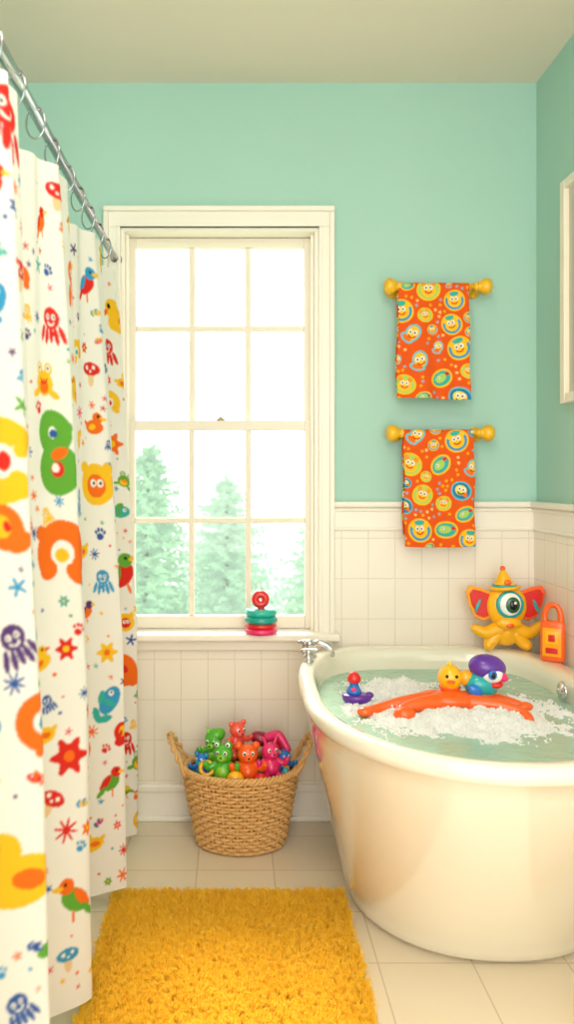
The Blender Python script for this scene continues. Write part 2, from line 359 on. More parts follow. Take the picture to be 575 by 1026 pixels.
# ------------------------------------------------------------------ shower curtain
crests=np.array([0.58,0.96,1.36,1.76,2.24,2.62])
ky=[0.42]
for i,c in enumerate(crests):
    ky.append(c)
    nxt=crests[i+1] if i+1<len(crests) else 2.87
    ky.append(nxt-0.13)
ky=np.array(ky); kp=np.arange(len(ky))*math.pi
Nrow=840; ztop,zbot=1.895,0.048
V=np.linspace(zbot,ztop,Nrow); t=(ztop-V)/(ztop-zbot)
def curtain(ph):
    PH,TT=np.meshgrid(ph,t); ZZ=np.repeat(V[:,None],len(ph),1)
    Yc=np.interp(PH,kp,ky)
    g=np.clip(TT*1.6,0,1)
    amp=0.034+0.048*g+0.012*np.clip(TT*2-1,0,1)
    amp=amp*(1+0.10*np.sin(PH*0.5+0.8)*TT)
    xc=-0.425+0.026*TT
    X=xc-amp*np.cos(PH)+0.009*np.sin(2.0*PH+2*TT+1)*g+0.007*np.sin(4*TT+PH*0.9)+0.007*np.sin(5*PH+1+2*TT)*(1-.5*TT)
    Yy=Yc-0.018*np.sin(2*PH)*g+0.025*TT*np.sin(PH*0.31)
    Z=ZZ+0.012*(np.cos(PH)*0.5-0.5)*(1-TT)
    return X,Yy,Z
ph0=np.linspace(0.3,kp[-1]-0.75,3000)
X,Yy,Z=curtain(ph0); mid=Nrow//3
cum=np.concatenate([[0],np.cumsum(np.hypot(np.diff(X[mid]),np.diff(Yy[mid])))])
Ncol=int(cum[-1]/0.0022); U=np.linspace(0,cum[-1],Ncol); ph=np.interp(U,cum,ph0)
X,Yy,Z=curtain(ph)
Pc=np.stack([X,Yy,Z],-1)
cv=Canvas(U,V,WHT)
def uc(k,back):
    return float(np.interp((2*k+1)*math.pi,ph,U))-back
A,B_,C_,E_=2,3,4,5
big=[
 (A,.045,1.235,m_curl(YEL,RED),.085,1.4,1),(A,.05,1.70,m_bird(RED,RED),.045,0,1),(A,.045,0.56,m_duck(YEL,ORG),.085,0.1,-1),(A,.05,1.50,m_fish(BLU,BLU),.045,1.2,1),(A,.04,.93,m_octo(PUR,RED),.045,0.4,1),(A,.05,1.12,m_blob(ORG,YEL),.05,.4,1),(A,.05,.33,m_octo(DBL),.035,.4,1),
 (B_,.075,1.76,m_bird(ORG,RED),.04,0.2,1),(B_,.05,1.54,m_octo(RED),.048,0,1),(B_,.085,1.42,m_frog(YEL,ORG),.045,0,1),(B_,.055,1.265,m_eight(GRN,RED),.092,0.1,1),(B_,.05,1.035,m_curl(ORG,YEL),.085,-0.1,1),(B_,.05,.835,m_flower(RED,YEL),.03,0,1),(B_,.05,0.60,m_flower(RED,ORG),.05,0,1),(B_,.06,.44,m_splat(RED,8),.03,0,1),(B_,.04,.29,m_bird(GRN,ORG),.06,0,-1),(B_,.06,.16,m_mush(BLU),.035,0,1),
 (C_,.05,1.75,m_bird(RED,BLU),.06,0,1),(C_,.055,1.19,m_face(YEL,ORG),.078,0,1),(C_,.05,1.05,m_paw(DBL),.025,0,1),(C_,.05,.92,m_octo(BLU),.04,0,1),(C_,.05,.58,m_fish(BLU,TEA),.065,1.0,1),(C_,.05,.72,m_flower(YEL,ORG),.035,0,1),(C_,.05,.36,m_bird(GRN,RED),.05,0,1),(C_,.05,1.5,m_mush(RED),.045,0,1),(C_,.05,1.36,m_duck(ORG,YEL),.04,0,1),
 (E_,.05,1.62,m_octo(RED),.05,0,1),(E_,.045,.90,m_bird(RED,GRN),.078,0.3,1),(E_,.05,1.32,m_flower(ORG,YEL),.045,0,1),(E_,.05,.58,m_blob(ORG,ORG),.07,.6,1),(E_,.04,1.1,m_fish(TEA,GRN),.05,0,1),(E_,.05,1.45,m_curl(YEL,RED),.045,0,1),(E_,.05,.35,m_octo(RED),.045,0,1),(E_,.04,.74,m_face(YEL,RED),.04,0,1)]
placed=[]
for (k,bk_,zz,mo,sz,r,fl) in big:
    u=uc(k,bk_); cv.draw(mo,u,zz,sz,r,fl); placed.append((u,zz,sz*.8))
cols=[RED,ORG,YEL,GRN,BLU,DBL,TEA,PUR,PNK,RED,ORG]
def rnd():
    c2=random.choice(cols); k=random.random()
    if k<.18: return m_duck(YEL,ORG)
    if k<.28: return m_frog(GRN,YEL)
    if k<.42: return m_curl(random.choice([ORG,RED,YEL]),c2)
    if k<.55: return m_octo(random.choice([RED,ORG,BLU]))
    if k<.7: return m_bird(random.choice([RED,ORG,GRN]),c2)
    if k<.8: return m_fish(BLU,c2)
    if k<.9: return m_blob(random.choice([ORG,RED,GRN]),YEL)
    return m_mush(RED)
def scatter(n,smin,smax,gap,fn):
    for _ in range(n):
        sz=random.uniform(smin,smax); u=random.uniform(U[0],U[-1]); v=random.uniform(zbot+.03,ztop-.05)
        if all((u-a)**2+(v-bb)**2>(sz+c+gap)**2 for a,bb,c in placed):
            cv.draw(fn(),u,v,sz,random.uniform(-.6,.6),random.choice([1,-1])); placed.append((u,v,sz*.85))
scatter(250,.055,.08,.012,rnd)
scatter(550,.030,.042,.006,rnd)
scatter(1300,.014,.024,.004,lambda:random.choice([m_splat(random.choice(cols),random.choice([5,6,7])),m_flower(random.choice(cols),YEL),m_paw(random.choice(cols)),m_fish(random.choice(cols),random.choice(cols)),m_octo(random.choice(cols)),m_splat(random.choice([RED,DBL,ORG]),8)]))
scatter(2500,.006,.011,.004,lambda:random.choice([m_dot(random.choice(cols)),m_splat(random.choice(cols),5)]))
M_curt=vcol_mat('printed_curtain_fabric',0.8,transl=0.22)
grid_obj('shower_curtain',Pc,cv.col,M_curt)
rodx,rodz=-0.42,1.972
rod=empty('shower_curtain_rod',(rodx,1.5,rodz))
b=MB(); b.tube([(rodx,0.2,rodz),(rodx,YW+T-0.012,rodz)],0.0125,M_rod,20); b.obj('rod',rod)
b=MB(); b.lathe((rodx,y0-0.001,rodz),[(0.03,0),(0.03,0.004),(0.022,0.012),(0.015,0.02),(0.013,0.03)],M_rod,rot=(math.pi/2,0,0)); b.obj('wall_flange',rod)
b=MB()
for y in np.arange(0.62,2.74,0.152):
    b.torus((rodx,y,rodz-0.020),0.034,0.0022,M_rod,rot=(math.pi/2,0,random.uniform(-.5,.1)),seg=28,ms=8,sc=(0.62,1,1))
b.obj('curtain_rings',rod)

# ------------------------------------------------------------------ towels
M_tow=vcol_mat('printed_towel_terry',0.95,bump=0.5,bscale=500)
def towel(name,xc_,zb,wd,hfront,hback,barY,seed,skew):
    random.seed(seed); st=.0014
    par=empty(name,(xc_,barY,zb))
    r=0.0125; n1=int(hback/st); n2=18; n3=int(hfront/st)
    path=[]
    for k in range(n1): path.append((r+0.001,-hback+hback*k/n1))
    for k in range(n2): a=math.pi*k/n2; path.append((math.cos(a)*r,math.sin(a)*r))
    for k in range(n3+1): path.append((-r-0.0015,-hfront*k/n3))
    path=np.array(path); s=np.concatenate([[0],np.cumsum(np.hypot(*np.diff(path,axis=0).T))])
    C=int(wd/st); u=np.linspace(-wd/2,wd/2,C)
    UU,SS=np.meshgrid(u,s); PY=np.repeat(path[:,0][:,None],C,1); PZ=np.repeat(path[:,1][:,None],C,1)
    dn=np.clip(-PZ/0.4,0,1); front=(PY<0)
    Xp=xc_+UU+skew*dn*(UU<0)*(-UU/wd*2)+0.002*np.sin(PZ*30)
    Yp=barY+PY+np.where(front,-1,0.15)*(0.014*dn*(0.5+0.5*np.sin(UU*38+seed))+0.004*dn*np.sin(UU*90+PZ*6))
    Zp=zb+PZ+0.004*np.sin(UU*12+seed)*dn
    cvt=Canvas(u,s,(230,88,28)); pl=[]
    CY=(90,190,205); LG=(170,205,100)
    def face(c,c2): return [('e',-.18,.16,.16,.2,0,WHT),('e',.2,.16,.16,.2,0,WHT),('e',-.15,.14,.07,.09,0,BLK),('e',.2,.14,.07,.09,0,BLK),('arc',0,0,.3,.06,3.5,5.9,c2)]
    def motif(k):
        if k==0: return [('e',0,0,.98,.98,0,YEL),('e',0,0,.84,.84,0,BLU),('e',0,-.05,.62,.58,0,YEL),('e',-.5,.45,.25,.25,0,YEL),('e',.5,.45,.25,.25,0,YEL)]+face(YEL,RED)+[('e',0,.62,.4,.2,0,TEA)]
        if k==1: return [('e',0,0,.98,.85,.3,CY),('e',0,0,.84,.70,.3,(45,120,165)),('e',.05,.05,.55,.45,.2,(240,215,90)),('e',-.45,-.25,.25,.18,.5,ORG)]+face(YEL,BLK)
        if k==2: return [('e',0,0,.98,.95,0,YEL),('e',0,0,.84,.81,0,LG),('e',0,-.1,.6,.55,0,(245,190,50))]+face(YEL,RED)+[('e',-.4,.5,.22,.22,0,(245,150,40)),('e',.4,.5,.22,.22,0,(245,150,40))]
        if k==3: return [('e',0,0,.95,.7,-.4,YEL),('e',0,0,.8,.55,-.4,TEA),('e',.1,0,.5,.32,-.4,LG),('e',.25,.05,.12,.12,0,WHT),('e',.27,.05,.06,.06,0,BLK),('e',-.5,.3,.2,.14,0,RED)]
        return [('e',0,.1,.6,.75,.2,CY),('e',.35,-.4,.6,.35,.5,CY),('e',0,.1,.45,.58,.2,YEL),('e',.35,-.4,.42,.2,.5,ORG)]+face(YEL,RED)
    for szs,nn in (((.042,.037),250),((.031,.027),500),((.02,.018),200)):
        for _ in range(nn):
            sz=random.choice(szs); a=random.uniform(-wd/2,wd/2); v=random.uniform(0,s[-1])
            if all((a-p)**2+(v-q)**2>((sz+w_)*1.03)**2 for p,q,w_ in pl):
                cvt.draw(motif(random.randint(0,4)),a,v,sz,math.pi+random.uniform(-.4,.4),1); pl.append((a,v,sz))
    for _ in range(2500):
        sz=.0065; a=random.uniform(-wd/2,wd/2); v=random.uniform(0,s[-1])
        if all((a-p)**2+(v-q)**2>((sz+w_)*1.1)**2 for p,q,w_ in pl):
            cvt.draw([('s',0,0,.3,1,5,0,random.choice([YEL,YEL,CY,(250,220,140)]))],a,v,sz); pl.append((a,v,sz))
    o=grid_obj('towel_cloth',np.stack([Xp,Yp,Zp],-1),cvt.col,M_tow,par)
    sm=o.modifiers.new('sol','SOLIDIFY'); sm.thickness=0.002; sm.offset=1
    return par
M_wood=mat('yellow_lacquered_wood',(240,182,24),0.3,coat=0.4)
def towel_bar(x0_,x1_,z,barY):
    par=empty('towel_bar',((x0_+x1_)/2,barY,z))
    b=MB(); b.tube([(x0_+0.02,barY,z),(x1_-0.02,barY,z)],0.0095,M_wood,20); b.obj('bar',par)
    for sgn,x in ((-1,x0_),(1,x1_)):
        b=MB(); prof=[(0.010,-0.055),(0.012,-0.05),(0.017,-0.047),(0.017,-0.042),(0.013,-0.039),(0.018,-0.032),(0.026,-0.022),(0.029,-0.012),(0.028,-0.002),(0.022,0.006),(0.012,0.010),(0.003,0.011)]
        b.lathe((x-sgn*0.011,barY,z),prof,M_wood,rot=(0,sgn*math.pi/2,0),seg=28)
        px=x-sgn*0.045
        b.lathe((px,y0-0.0005,z),[(0.026,0),(0.026,0.006),(0.020,0.011),(0.011,0.016),(0.010,y0-barY)],M_wood,rot=(math.pi/2,0,0),seg=24)
        b.obj('finial',par)
barY=y0-0.075
towel_bar(0.512,0.885,1.862,barY); towel('hand_towel',0.683,1.862,0.240,0.388,0.35,barY,3,-0.01)
towel_bar(0.520,0.893,1.358,barY); towel('hand_towel',0.700,1.358,0.240,0.388,0.35,barY,11,0.0)

# ------------------------------------------------------------------ picture on right wall
b=MB(); M_fr=mat('cream_frame',(240,232,212),0.4); M_pr=mat('pale_print',(190,188,174),0.4,var=0.06,vscale=5); M_mat=mat('mount_board',(205,200,184),0.8)
ya,yb_,za,zb_=1.95,2.550,1.44,2.145
xw=XR+T-0.0005; e=.0004
b.box((xw-0.028,ya,za),(xw,ya+0.035,zb_),M_fr,0.003); b.box((xw-0.028,yb_-0.035,za),(xw,yb_,zb_),M_fr,0.003)
b.box((xw-0.028+e,ya+.035+e,za+e),(xw,yb_-.035-e,za+0.03),M_fr,0.003); b.box((xw-0.028+e,ya+.035+e,zb_-0.03),(xw,yb_-.035-e,zb_-e),M_fr,0.003)
b.box((xw-0.012,ya+0.033,za+0.028),(xw-.001,yb_-0.033,zb_-0.028),M_mat); b.box((xw-0.0145,ya+0.06,za+0.06),(xw-0.0122,yb_-0.06,zb_-0.06),M_pr)
b.obj('picture_frame')

# ------------------------------------------------------------------ bathtub
RIM=dict(L=.186,R=1.045,F=1.600,B=2.797,M=2.15); BAS=dict(L=.325,R=1.03,F=1.965,B=2.735,M=2.36)
def tub_outline(t,ins=(0,0,0,0),N=144):
    w=t**1.15
    q={k:RIM[k]*(1-w)+BAS[k]*w for k in RIM}
    L=q['L']+ins[0];R=q['R']-ins[1];F=q['F']+ins[2];B=q['B']-ins[3];M=q['M']
    cx=(L+R)/2;hw=(R-L)/2;out=[]
    for k in range(N):
        a=2*math.pi*k/N;c=math.cos(a);s_=math.sin(a)
        if s_<0: n=2.15+0.1*w
        elif c<0: n=3.4*(1-w)+2.4*w
        else: n=5*(1-w)+2.6*w
        x=cx+math.copysign(abs(c)**(2/n),c)*hw; y=M+math.copysign(abs(s_)**(2/n),s_)*((B-M) if s_>0 else (M-F))
        out.append((x,y))
    return out
def ins(d,e=0): return (d,d+e,d,d+e)
ZR=0.622
lev=[]
def lv(z,t,i): lev.append([(x,y,z) for x,y in tub_outline(t,i)])
lv(0.0,1,ins(.026)); lv(0.004,1,ins(.012)); lv(0.012,.99,ins(.004)); lv(0.022,.97,ins(.002))
for z in np.linspace(0.04,0.570,16): lv(z,1-z/0.6,ins(0.007))
lv(0.580,.0,ins(.006)); lv(0.586,0,ins(.002)); lv(0.594,0,ins(0)); lv(0.606,0,ins(.0)); lv(0.615,0,ins(.003)); lv(0.620,0,ins(.009)); lv(ZR,0,ins(.016))
lv(ZR,0,ins(.030,.022)); lv(0.619,0,ins(.040,.025)); lv(0.612,0,ins(.046,.026)); lv(0.60,0,ins(.050,.027))
for z in np.linspace(0.575,0.16,10): lv(z,(1-z/0.6),ins(0.056,.022))
lv(0.12,.85,ins(.09)); lv(0.10,.9,ins(.13))
N=144; vs=[p for l in lev for p in l]; fs=[]
for i in range(len(lev)-1):
    for j in range(N): fs.append((i*N+j,i*N+(j+1)%N,(i+1)*N+(j+1)%N,(i+1)*N+j))
fs.append(tuple(reversed(range(N)))); fs.append(tuple((len(lev)-1)*N+j for j in range(N)))
M_en=mat('tub_enamel',(238,233,214),0.14,coat=1.0,spec=0.7)
b=MB(); b.add(vs,fs,M_en); tub=b.obj('bathtub')
# water
M_water=D.materials.new('bath_water'); M_water.use_nodes=True; nt=M_water.node_tree; pb=nt.nodes['Principled BSDF']
pb.inputs['Base Color'].default_value=(*lin((178,214,192)),1); pb.inputs['Roughness'].default_value=0.05; pb.inputs['IOR'].default_value=1.33
pb.inputs['Transmission Weight'].default_value=0.15
tc=nt.nodes.new('ShaderNodeTexCoord'); n=nt.nodes.new('ShaderNodeTexNoise'); n.inputs['Scale'].default_value=16; n.inputs['Detail'].default_value=3; n.inputs['Distortion'].default_value=1
bp=nt.nodes.new('ShaderNodeBump'); bp.inputs['Strength'].default_value=0.5; bp.inputs['Distance'].default_value=0.012
nt.links.new(tc.outputs['Object'],n.inputs['Vector']); nt.links.new(n.outputs['Fac'],bp.inputs['Height']); nt.links.new(bp.outputs['Normal'],pb.inputs['Normal'])
ZW=0.553
wo=tub_outline(1-ZW/0.6,ins(0.0565,.0225))
b=MB(); b.add([(x,y,ZW) for x,y in wo],[tuple(range(N))],M_water,True); b.obj('bath_water')
# foam
M_foam=mat('soap_foam',(250,250,248),0.55,bump=0.6,bscale=420,spec=0.3)
gx=np.arange(.30,.93,.0022); gy=np.arange(1.93,2.60,.0022); GX,GY=np.meshgrid(gx,gy)
def vnoise(x,y,s,seed):
    x=x/s;y=y/s; xi=np.floor(x);yi=np.floor(y);fx=x-xi;fy=y-yi; fx=fx*fx*(3-2*fx);fy=fy*fy*(3-2*fy)
    def h(i,j): return np.modf(np.abs(np.sin(i*127.1+j*311.7+seed*17.3)*43758.5453))[0]
    return (h(xi,yi)*(1-fx)+h(xi+1,yi)*fx)*(1-fy)+(h(xi,yi+1)*(1-fx)+h(xi+1,yi+1)*fx)*fy
field=np.zeros_like(GX)
for (x,y,rx,ry,a) in ((.60,2.20,.24,.13,1.15),(.68,2.11,.17,.10,1.0),(.53,2.11,.13,.09,.9),(.50,2.49,.14,.06,.75),(.42,2.40,.08,.06,.7),(.76,2.26,.13,.09,.85),(.58,2.36,.16,.08,.8),(.64,2.02,.12,.06,.5)):
    field=np.maximum(field,a*np.exp(-((GX-x)/rx)**2-((GY-y)/ry)**2))
nz=vnoise(GX,GY,.045,1)*.40+vnoise(GX,GY,.02,2)*.32+vnoise(GX,GY,.009,3)*.19+vnoise(GX,GY,.005,4)*.09
hgt=(field*1.25+(nz-.5)*1.15-.42)
Hh=np.clip(hgt,-.05,1)*.036
Pf=np.stack([GX,GY,ZW+Hh+.0006],-1)
mk=(hgt[:-1,:-1]>-.03)|(hgt[1:,1:]>-.03)
fo=empty('soap_foam',(.6,2.2,ZW))
grid_obj('suds',Pf,None,M_foam,fo,mask=mk)
b=MB(); random.seed(5); cnt=0
H_,W_=GX.shape
while cnt<2200:
    i=random.randrange(H_);j=random.randrange(W_)
    hv=hgt[i,j]
    if hv<-.16 or random.random()>(.7 if abs(hv)<.12 else .6): continue
    rr=random.uniform(.0016,.0046); b.ell((GX[i,j],GY[i,j],ZW+max(Hh[i,j],0)+.0005),rr,M_foam,seg=8,rings=6); cnt+=1
b.obj('bubbles',fo)
# faucet
F=(.240,2.60)
b=MB(); z=ZR
b.lathe((F[0]+.004,F[1],z),[(.024,0),(.024,.004),(.017,.010),(.013,.02),(.013,.035),(.016,.040),(.015,.05),(.006,.056)],M_chrome)
b.limb([(F[0],F[1],z+.03),(F[0]+.03,F[1]-.012,z+.048),(F[0]+.065,F[1]-.02,z+.036),(F[0]+.075,F[1]-.022,z+.012)],[.010,.0095,.009,.009],M_chrome)
for dy in (-.075,.06):
    b.lathe((F[0]-.006,F[1]+dy,z),[(.017,0),(.017,.004),(.010,.010),(.009,.026),(.013,.03),(.012,.038),(.004,.042)],M_chrome)
    b.limb([(F[0]-.006-.02,F[1]+dy,z+.036),(F[0]+.02,F[1]+dy-.01,z+.040)],[.005,.005],M_chrome)
b.obj('bathtub_faucet')
b=MB(); b.lathe((0.951,2.31,.585),[(.03,0),(.03,.004),(.026,.008),(.012,.010),(.012,.014),(.009,.016)],M_chrome,rot=(0,-math.pi/2,0)); b.obj('overflow_drain_cover')

# ------------------------------------------------------------------ bath toys in tub
b=MB(); cx,cy,z=.60,2.20,ZW+.034
b.ell((cx,cy,z+.006),(.070,.045,.024),T_or)
arms=[[(cx-.03,cy-.01,z),(cx-.10,cy-.035,z+.002),(cx-.150,cy-.05,z-.012),(cx-.135,cy-.085,z-.018)],
      [(cx-.04,cy+.02,z),(cx-.12,cy+.01,z-.004),(cx-.20,cy-.0,z-.020),(cx-.245,cy-.03,z-.022)],
      [(cx+.03,cy-.01,z),(cx+.10,cy-.03,z-.0),(cx+.165,cy-.065,z-.012),(cx+.175,cy-.10,z-.020)],
      [(cx+.04,cy+.02,z),(cx+.11,cy+.03,z-.0),(cx+.16,cy+.02,z-.008),(cx+.20,cy-.0,z-.018)],
      [(cx,cy+.03,z),(cx-.03,cy+.09,z-.008),(cx-.06,cy+.13,z-.022)]]
for a in arms: b.limb(a,[.026,.019,.016,.013] if len(a)==4 else [.024,.018,.012],T_or)
b.ell((cx-.148,cy-.080,z-.012),(.030,.024,.020),T_or); b.ell((cx-.245,cy-.03,z-.020),(.022,.018,.014),T_or); b.ell((cx+.20,cy,z-.014),(.022,.018,.013),T_or)
b.obj('octopus_bath_toy')
b=MB(); x,y,zz=.600,2.225,ZW+.094
b.ell((x,y,zz),(.034,.034,.036),T_ye); b.ell((x-.016,y-.030,zz+.010),.0045,M_black); b.ell((x+.010,y-.032,zz+.010),.0045,M_black)
b.ell((x-.006,y-.035,zz-.004),(.012,.010,.005),T_or); b.ell((x,y,zz+.036),(.006,.006,.010),T_ye); b.ell((x,y+.002,zz-.026),(.03,.028,.016),T_or)
b.obj('rubber_chick')
b=MB(); x,y,zz=.690,2.22,ZW+.046
b.ell((x-.006,y,zz+.030),(.048,.036,.036),T_te,rot=(0,.2,0)); b.ell((x-.046,y,zz+.048),(.022,.018,.022),T_am); b.ell((x-.03,y-.03,zz+.02),(.022,.01,.016),T_bl,rot=(0,.5,0))
b.ell((x+.012,y,zz+.078),(.052,.040,.036),T_pu,rot=(0,.15,0)); b.ell((x+.020,y-.018,zz+.062),(.030,.026,.024),M_white)
b.ell((x+.014,y-.043,zz+.066),(.012,.006,.013),T_bl); b.ell((x+.014,y-.048,zz+.066),(.006,.004,.008),M_black)
b.ell((x+.046,y-.022,zz+.056),(.018,.014,.013),T_pk,rot=(0,.5,0)); b.ell((x+.03,y-.02,zz+.035),(.02,.02,.010),T_red)
b.ell((x-.005,y,zz+.004),(.035,.03,.016),T_or)
b.obj('parrot_bath_toy')
b=MB(); x,y,zz=.352,2.30,ZW
b.lathe((x,y,zz-.006),[(.012,0),(.030,.004),(.039,.018),(.041,.030),(.037,.034),(.026,.036)],T_pu,sc=(1.05,.85)); b.ell((x+.034,y-.006,zz+.026),(.014,.012,.010),T_pu)
b.lathe((x-.008,y,zz+.028),[(.020,0),(.022,.01),(.014,.024),(.012,.034)],T_bl); b.lathe((x-.008,y,zz+.060),[(.012,0),(.019,.004),(.020,.016),(.014,.026),(.010,.030),(.003,.032)],T_red)
b.ell((x-.012,y-.018,zz+.045),(.008,.006,.006),T_pk)
b.obj('toy_boat')

# ------------------------------------------------------------------ elephant toy on rim
b=MB(); x,y,z=.918,2.700,ZR
b.ell((x,y,z+.065),(.056,.026,.050),T_ye)
b.ell((x,y-.004,z+.150),(.068,.032,.072),T_ye)
b.limb([(x-.02,y,z+.075),(x-.07,y-.006,z+.060),(x-.108,y-.006,z+.075)],[.028,.022,.014],T_ye)
b.limb([(x+.02,y,z+.075),(x+.075,y-.006,z+.060),(x+.112,y-.006,z+.085)],[.028,.022,.014],T_ye)
b.limb([(x-.03,y,z+.055),(x-.055,y-.006,z+.028),(x-.062,y-.012,z+.018)],[.026,.022,.018],T_ye)
b.limb([(x+.03,y,z+.055),(x+.055,y-.006,z+.028),(x+.066,y-.012,z+.018)],[.026,.022,.018],T_ye)
for sx in (-1,1):
    ear=[(.035,-.035),(.075,-.050),(.105,-.036),(.126,.010),(.134,.050),(.120,.070),(.085,.062),(.040,.045)]
    out=[(sx*a,c) for a,c in ear]
    if sx<0: out=out[::-1]
    b.prism((x,y+.010,z+.148),out,.020,T_am if sx<0 else T_or,bev=.004)
    inn=[(sx*(.085+(a-.085)*.80),.010+(c-.010)*.80) for a,c in ear]
    if sx<0: inn=inn[::-1]
    b.prism((x,y-.002,z+.148),inn,.010,T_red,bev=.002)
    b.ell((x+sx*.098,y-.007,z+.150),(.006,.004,.024),T_te,rot=(0,sx*-.4,0))
b.lathe((x+.002,y-.028,z+.158),[(.046,0),(.046,.006),(.040,.010)],T_te,rot=(math.pi/2,0,0)); b.ell((x+.002,y-.037,z+.160),(.036,.008,.038),M_white)
b.ell((x+.008,y-.043,z+.158),(.024,.006,.027),T_dg); b.ell((x+.008,y-.047,z+.158),(.013,.005,.016),M_black); b.ell((x+.014,y-.051,z+.166),(.005,.003,.005),M_white)
b.ell((x,y-.028,z+.095),(.042,.018,.022),T_ye); b.ell((x,y-.040,z+.090),(.016,.009,.010),T_or)
b.lathe((x-.006,y,z+.208),[(.050,0),(.054,.005),(.036,.010),(.029,.024),(.018,.044),(.007,.062),(.002,.066)],T_ye,rot=(0,-.08,0)); b.torus((x-.006,y,z+.218),.036,.005,T_te); b.ell((x-.012,y,z+.276),.009,T_or)
b.ell((x-.006,y-.035,z+.232),(.012,.005,.010),T_or)
b.obj('elephant_toy')
# orange toy bottle
b=MB(); x,y,z=1.008,2.53,ZR
r=(0,0,-.55)
def loc(dx,dy,dz):
    v=Euler(r).to_matrix()@Vector((dx,dy,0)); return (x+v.x,y+v.y,z+dz)
def bx(hx,hy,z0_,z1_,m,bev,dy=0):
    c=loc(0,dy,(z0_+z1_)/2); b.box((c[0]-hx,c[1]-hy,z+z0_),(c[0]+hx,c[1]+hy,z+z1_),m,bev,rot=r,smooth=True,segs=4)
bx(.037,.016,0,.130,T_or,.012); bx(.028,.003,.018,.108,T_am,.0025,dy=-.0165); bx(.019,.002,.058,.098,T_ye,.0015,dy=-.0195); bx(.010,.002,.066,.088,T_red,.0015,dy=-.0215); bx(.018,.002,.028,.046,T_red,.0015,dy=-.0195)
b.limb([loc(-.022,0,.12),loc(-.024,0,.150),loc(-.010,0,.176),loc(.012,0,.176),loc(.024,0,.150),loc(.022,0,.12)],[.010,.009,.009,.009,.009,.010],T_or)
b.obj('toy_bottle')

# ------------------------------------------------------------------ stacking rings on sill
b=MB(); x,y,z=.092,2.775,.664
def disc(z0_,z1_,R,m):
    h=z1_-z0_; b.lathe((x,y,z0_),[(R*.5,0),(R*.9,0),(R,h*.25),(R,h*.75),(R*.9,h),(R*.5,h)],m,seg=40)
disc(z,z+.020,.056,T_pk); disc(z+.020,z+.038,.054,T_red); disc(z+.038,z+.062,.057,toy('aqua',(15,160,145))); disc(z+.062,z+.086,.055,toy('aqua2',(30,185,165)))
b.torus((x-.002,y,z+.118),.018,.0135,T_red,rot=(math.pi/2,0,0)); b.lathe((x,y,z+.084),[(.014,0),(.010,.008),(.010,.012)],T_red)
b.obj('stacking_ring_toy')

# ------------------------------------------------------------------ wicker basket
M_wk=mat('wicker',(220,173,108),0.55,var=0.25,vscale=90,bump=0.3,bscale=300); M_wd=mat('wicker_lining_brown',(140,96,50),0.8)  # dark brown inner surface keeps the weave from being see-through
bk=empty('wicker_basket',(.02,2.635,0))
cx,cy=.02,2.635; H=.250; SY=.74
def R_(z): return .134+.052*(z/H)**.8
b=MB(); random.seed(3); ns=44; seg=352; rows=21
for k in range(rows):
    z=.012+(H-.02)*k/(rows-1)
    pts=[]
    for j in range(seg):
        a=2*math.pi*j/seg; rr=R_(z)+.0062*math.sin(ns/2*a+math.pi*k)+.0008*math.sin(7*a+k)
        pts.append((cx+rr*math.cos(a),cy+rr*math.sin(a)*SY,z+.001*math.sin(5*a+k*2)))
    b.tube(pts,.0054,M_wk,7,closed=True)
for k in range(ns):
    a=2*math.pi*(k+.5)/ns
    b.tube([(cx+R_(z)*math.cos(a),cy+R_(z)*math.sin(a)*SY,z) for z in np.linspace(.005,H,8)],.0042,M_wk,6)
b.obj('weave',bk)
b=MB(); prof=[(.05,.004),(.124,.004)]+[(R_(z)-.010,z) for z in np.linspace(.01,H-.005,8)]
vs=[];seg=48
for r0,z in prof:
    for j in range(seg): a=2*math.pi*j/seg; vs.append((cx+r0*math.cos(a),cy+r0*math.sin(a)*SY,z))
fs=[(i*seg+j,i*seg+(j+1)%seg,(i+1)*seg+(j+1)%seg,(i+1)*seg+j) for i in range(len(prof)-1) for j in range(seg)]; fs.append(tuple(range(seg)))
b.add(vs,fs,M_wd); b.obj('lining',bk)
b=MB()
for s_ in range(3):
    pts=[]
    for j in range(300):
        a=2*math.pi*j/300; q=a*26+s_*2*math.pi/3; rr=R_(H)+.007*math.cos(q); pts.append((cx+rr*math.cos(a),cy+rr*math.sin(a)*SY,H+.007*math.sin(q)))
    b.tube(pts,.0058,M_wk,6,closed=True)
    pts=[]
    for j in range(200):
        a=2*math.pi*j/200; q=a*26+s_*2*math.pi/3; rr=.135+.004*math.cos(q); pts.append((cx+rr*math.cos(a),cy+rr*math.sin(a)*SY,.010+.004*math.sin(q)))
    b.tube(pts,.0045,M_wk,6,closed=True)
b.obj('braided_rim',bk)
b=MB()
for sg in (-1,1):
    for s_ in range(2):
        pts=[]
        for j in range(90):
            tt=j/89; a=math.pi*tt
            yy=cy-math.cos(a)*.060; hh=math.sin(a)**.75
            px=cx+sg*(R_(H)-.012+.060*hh); pz=H-.01+.115*hh
            q=tt*30+s_*math.pi
            pts.append((px+.005*math.cos(q),yy+.004*math.sin(q),pz+.005*math.sin(q)))
        b.tube(pts,.0055,M_wk,7)
b.obj('handles',bk)

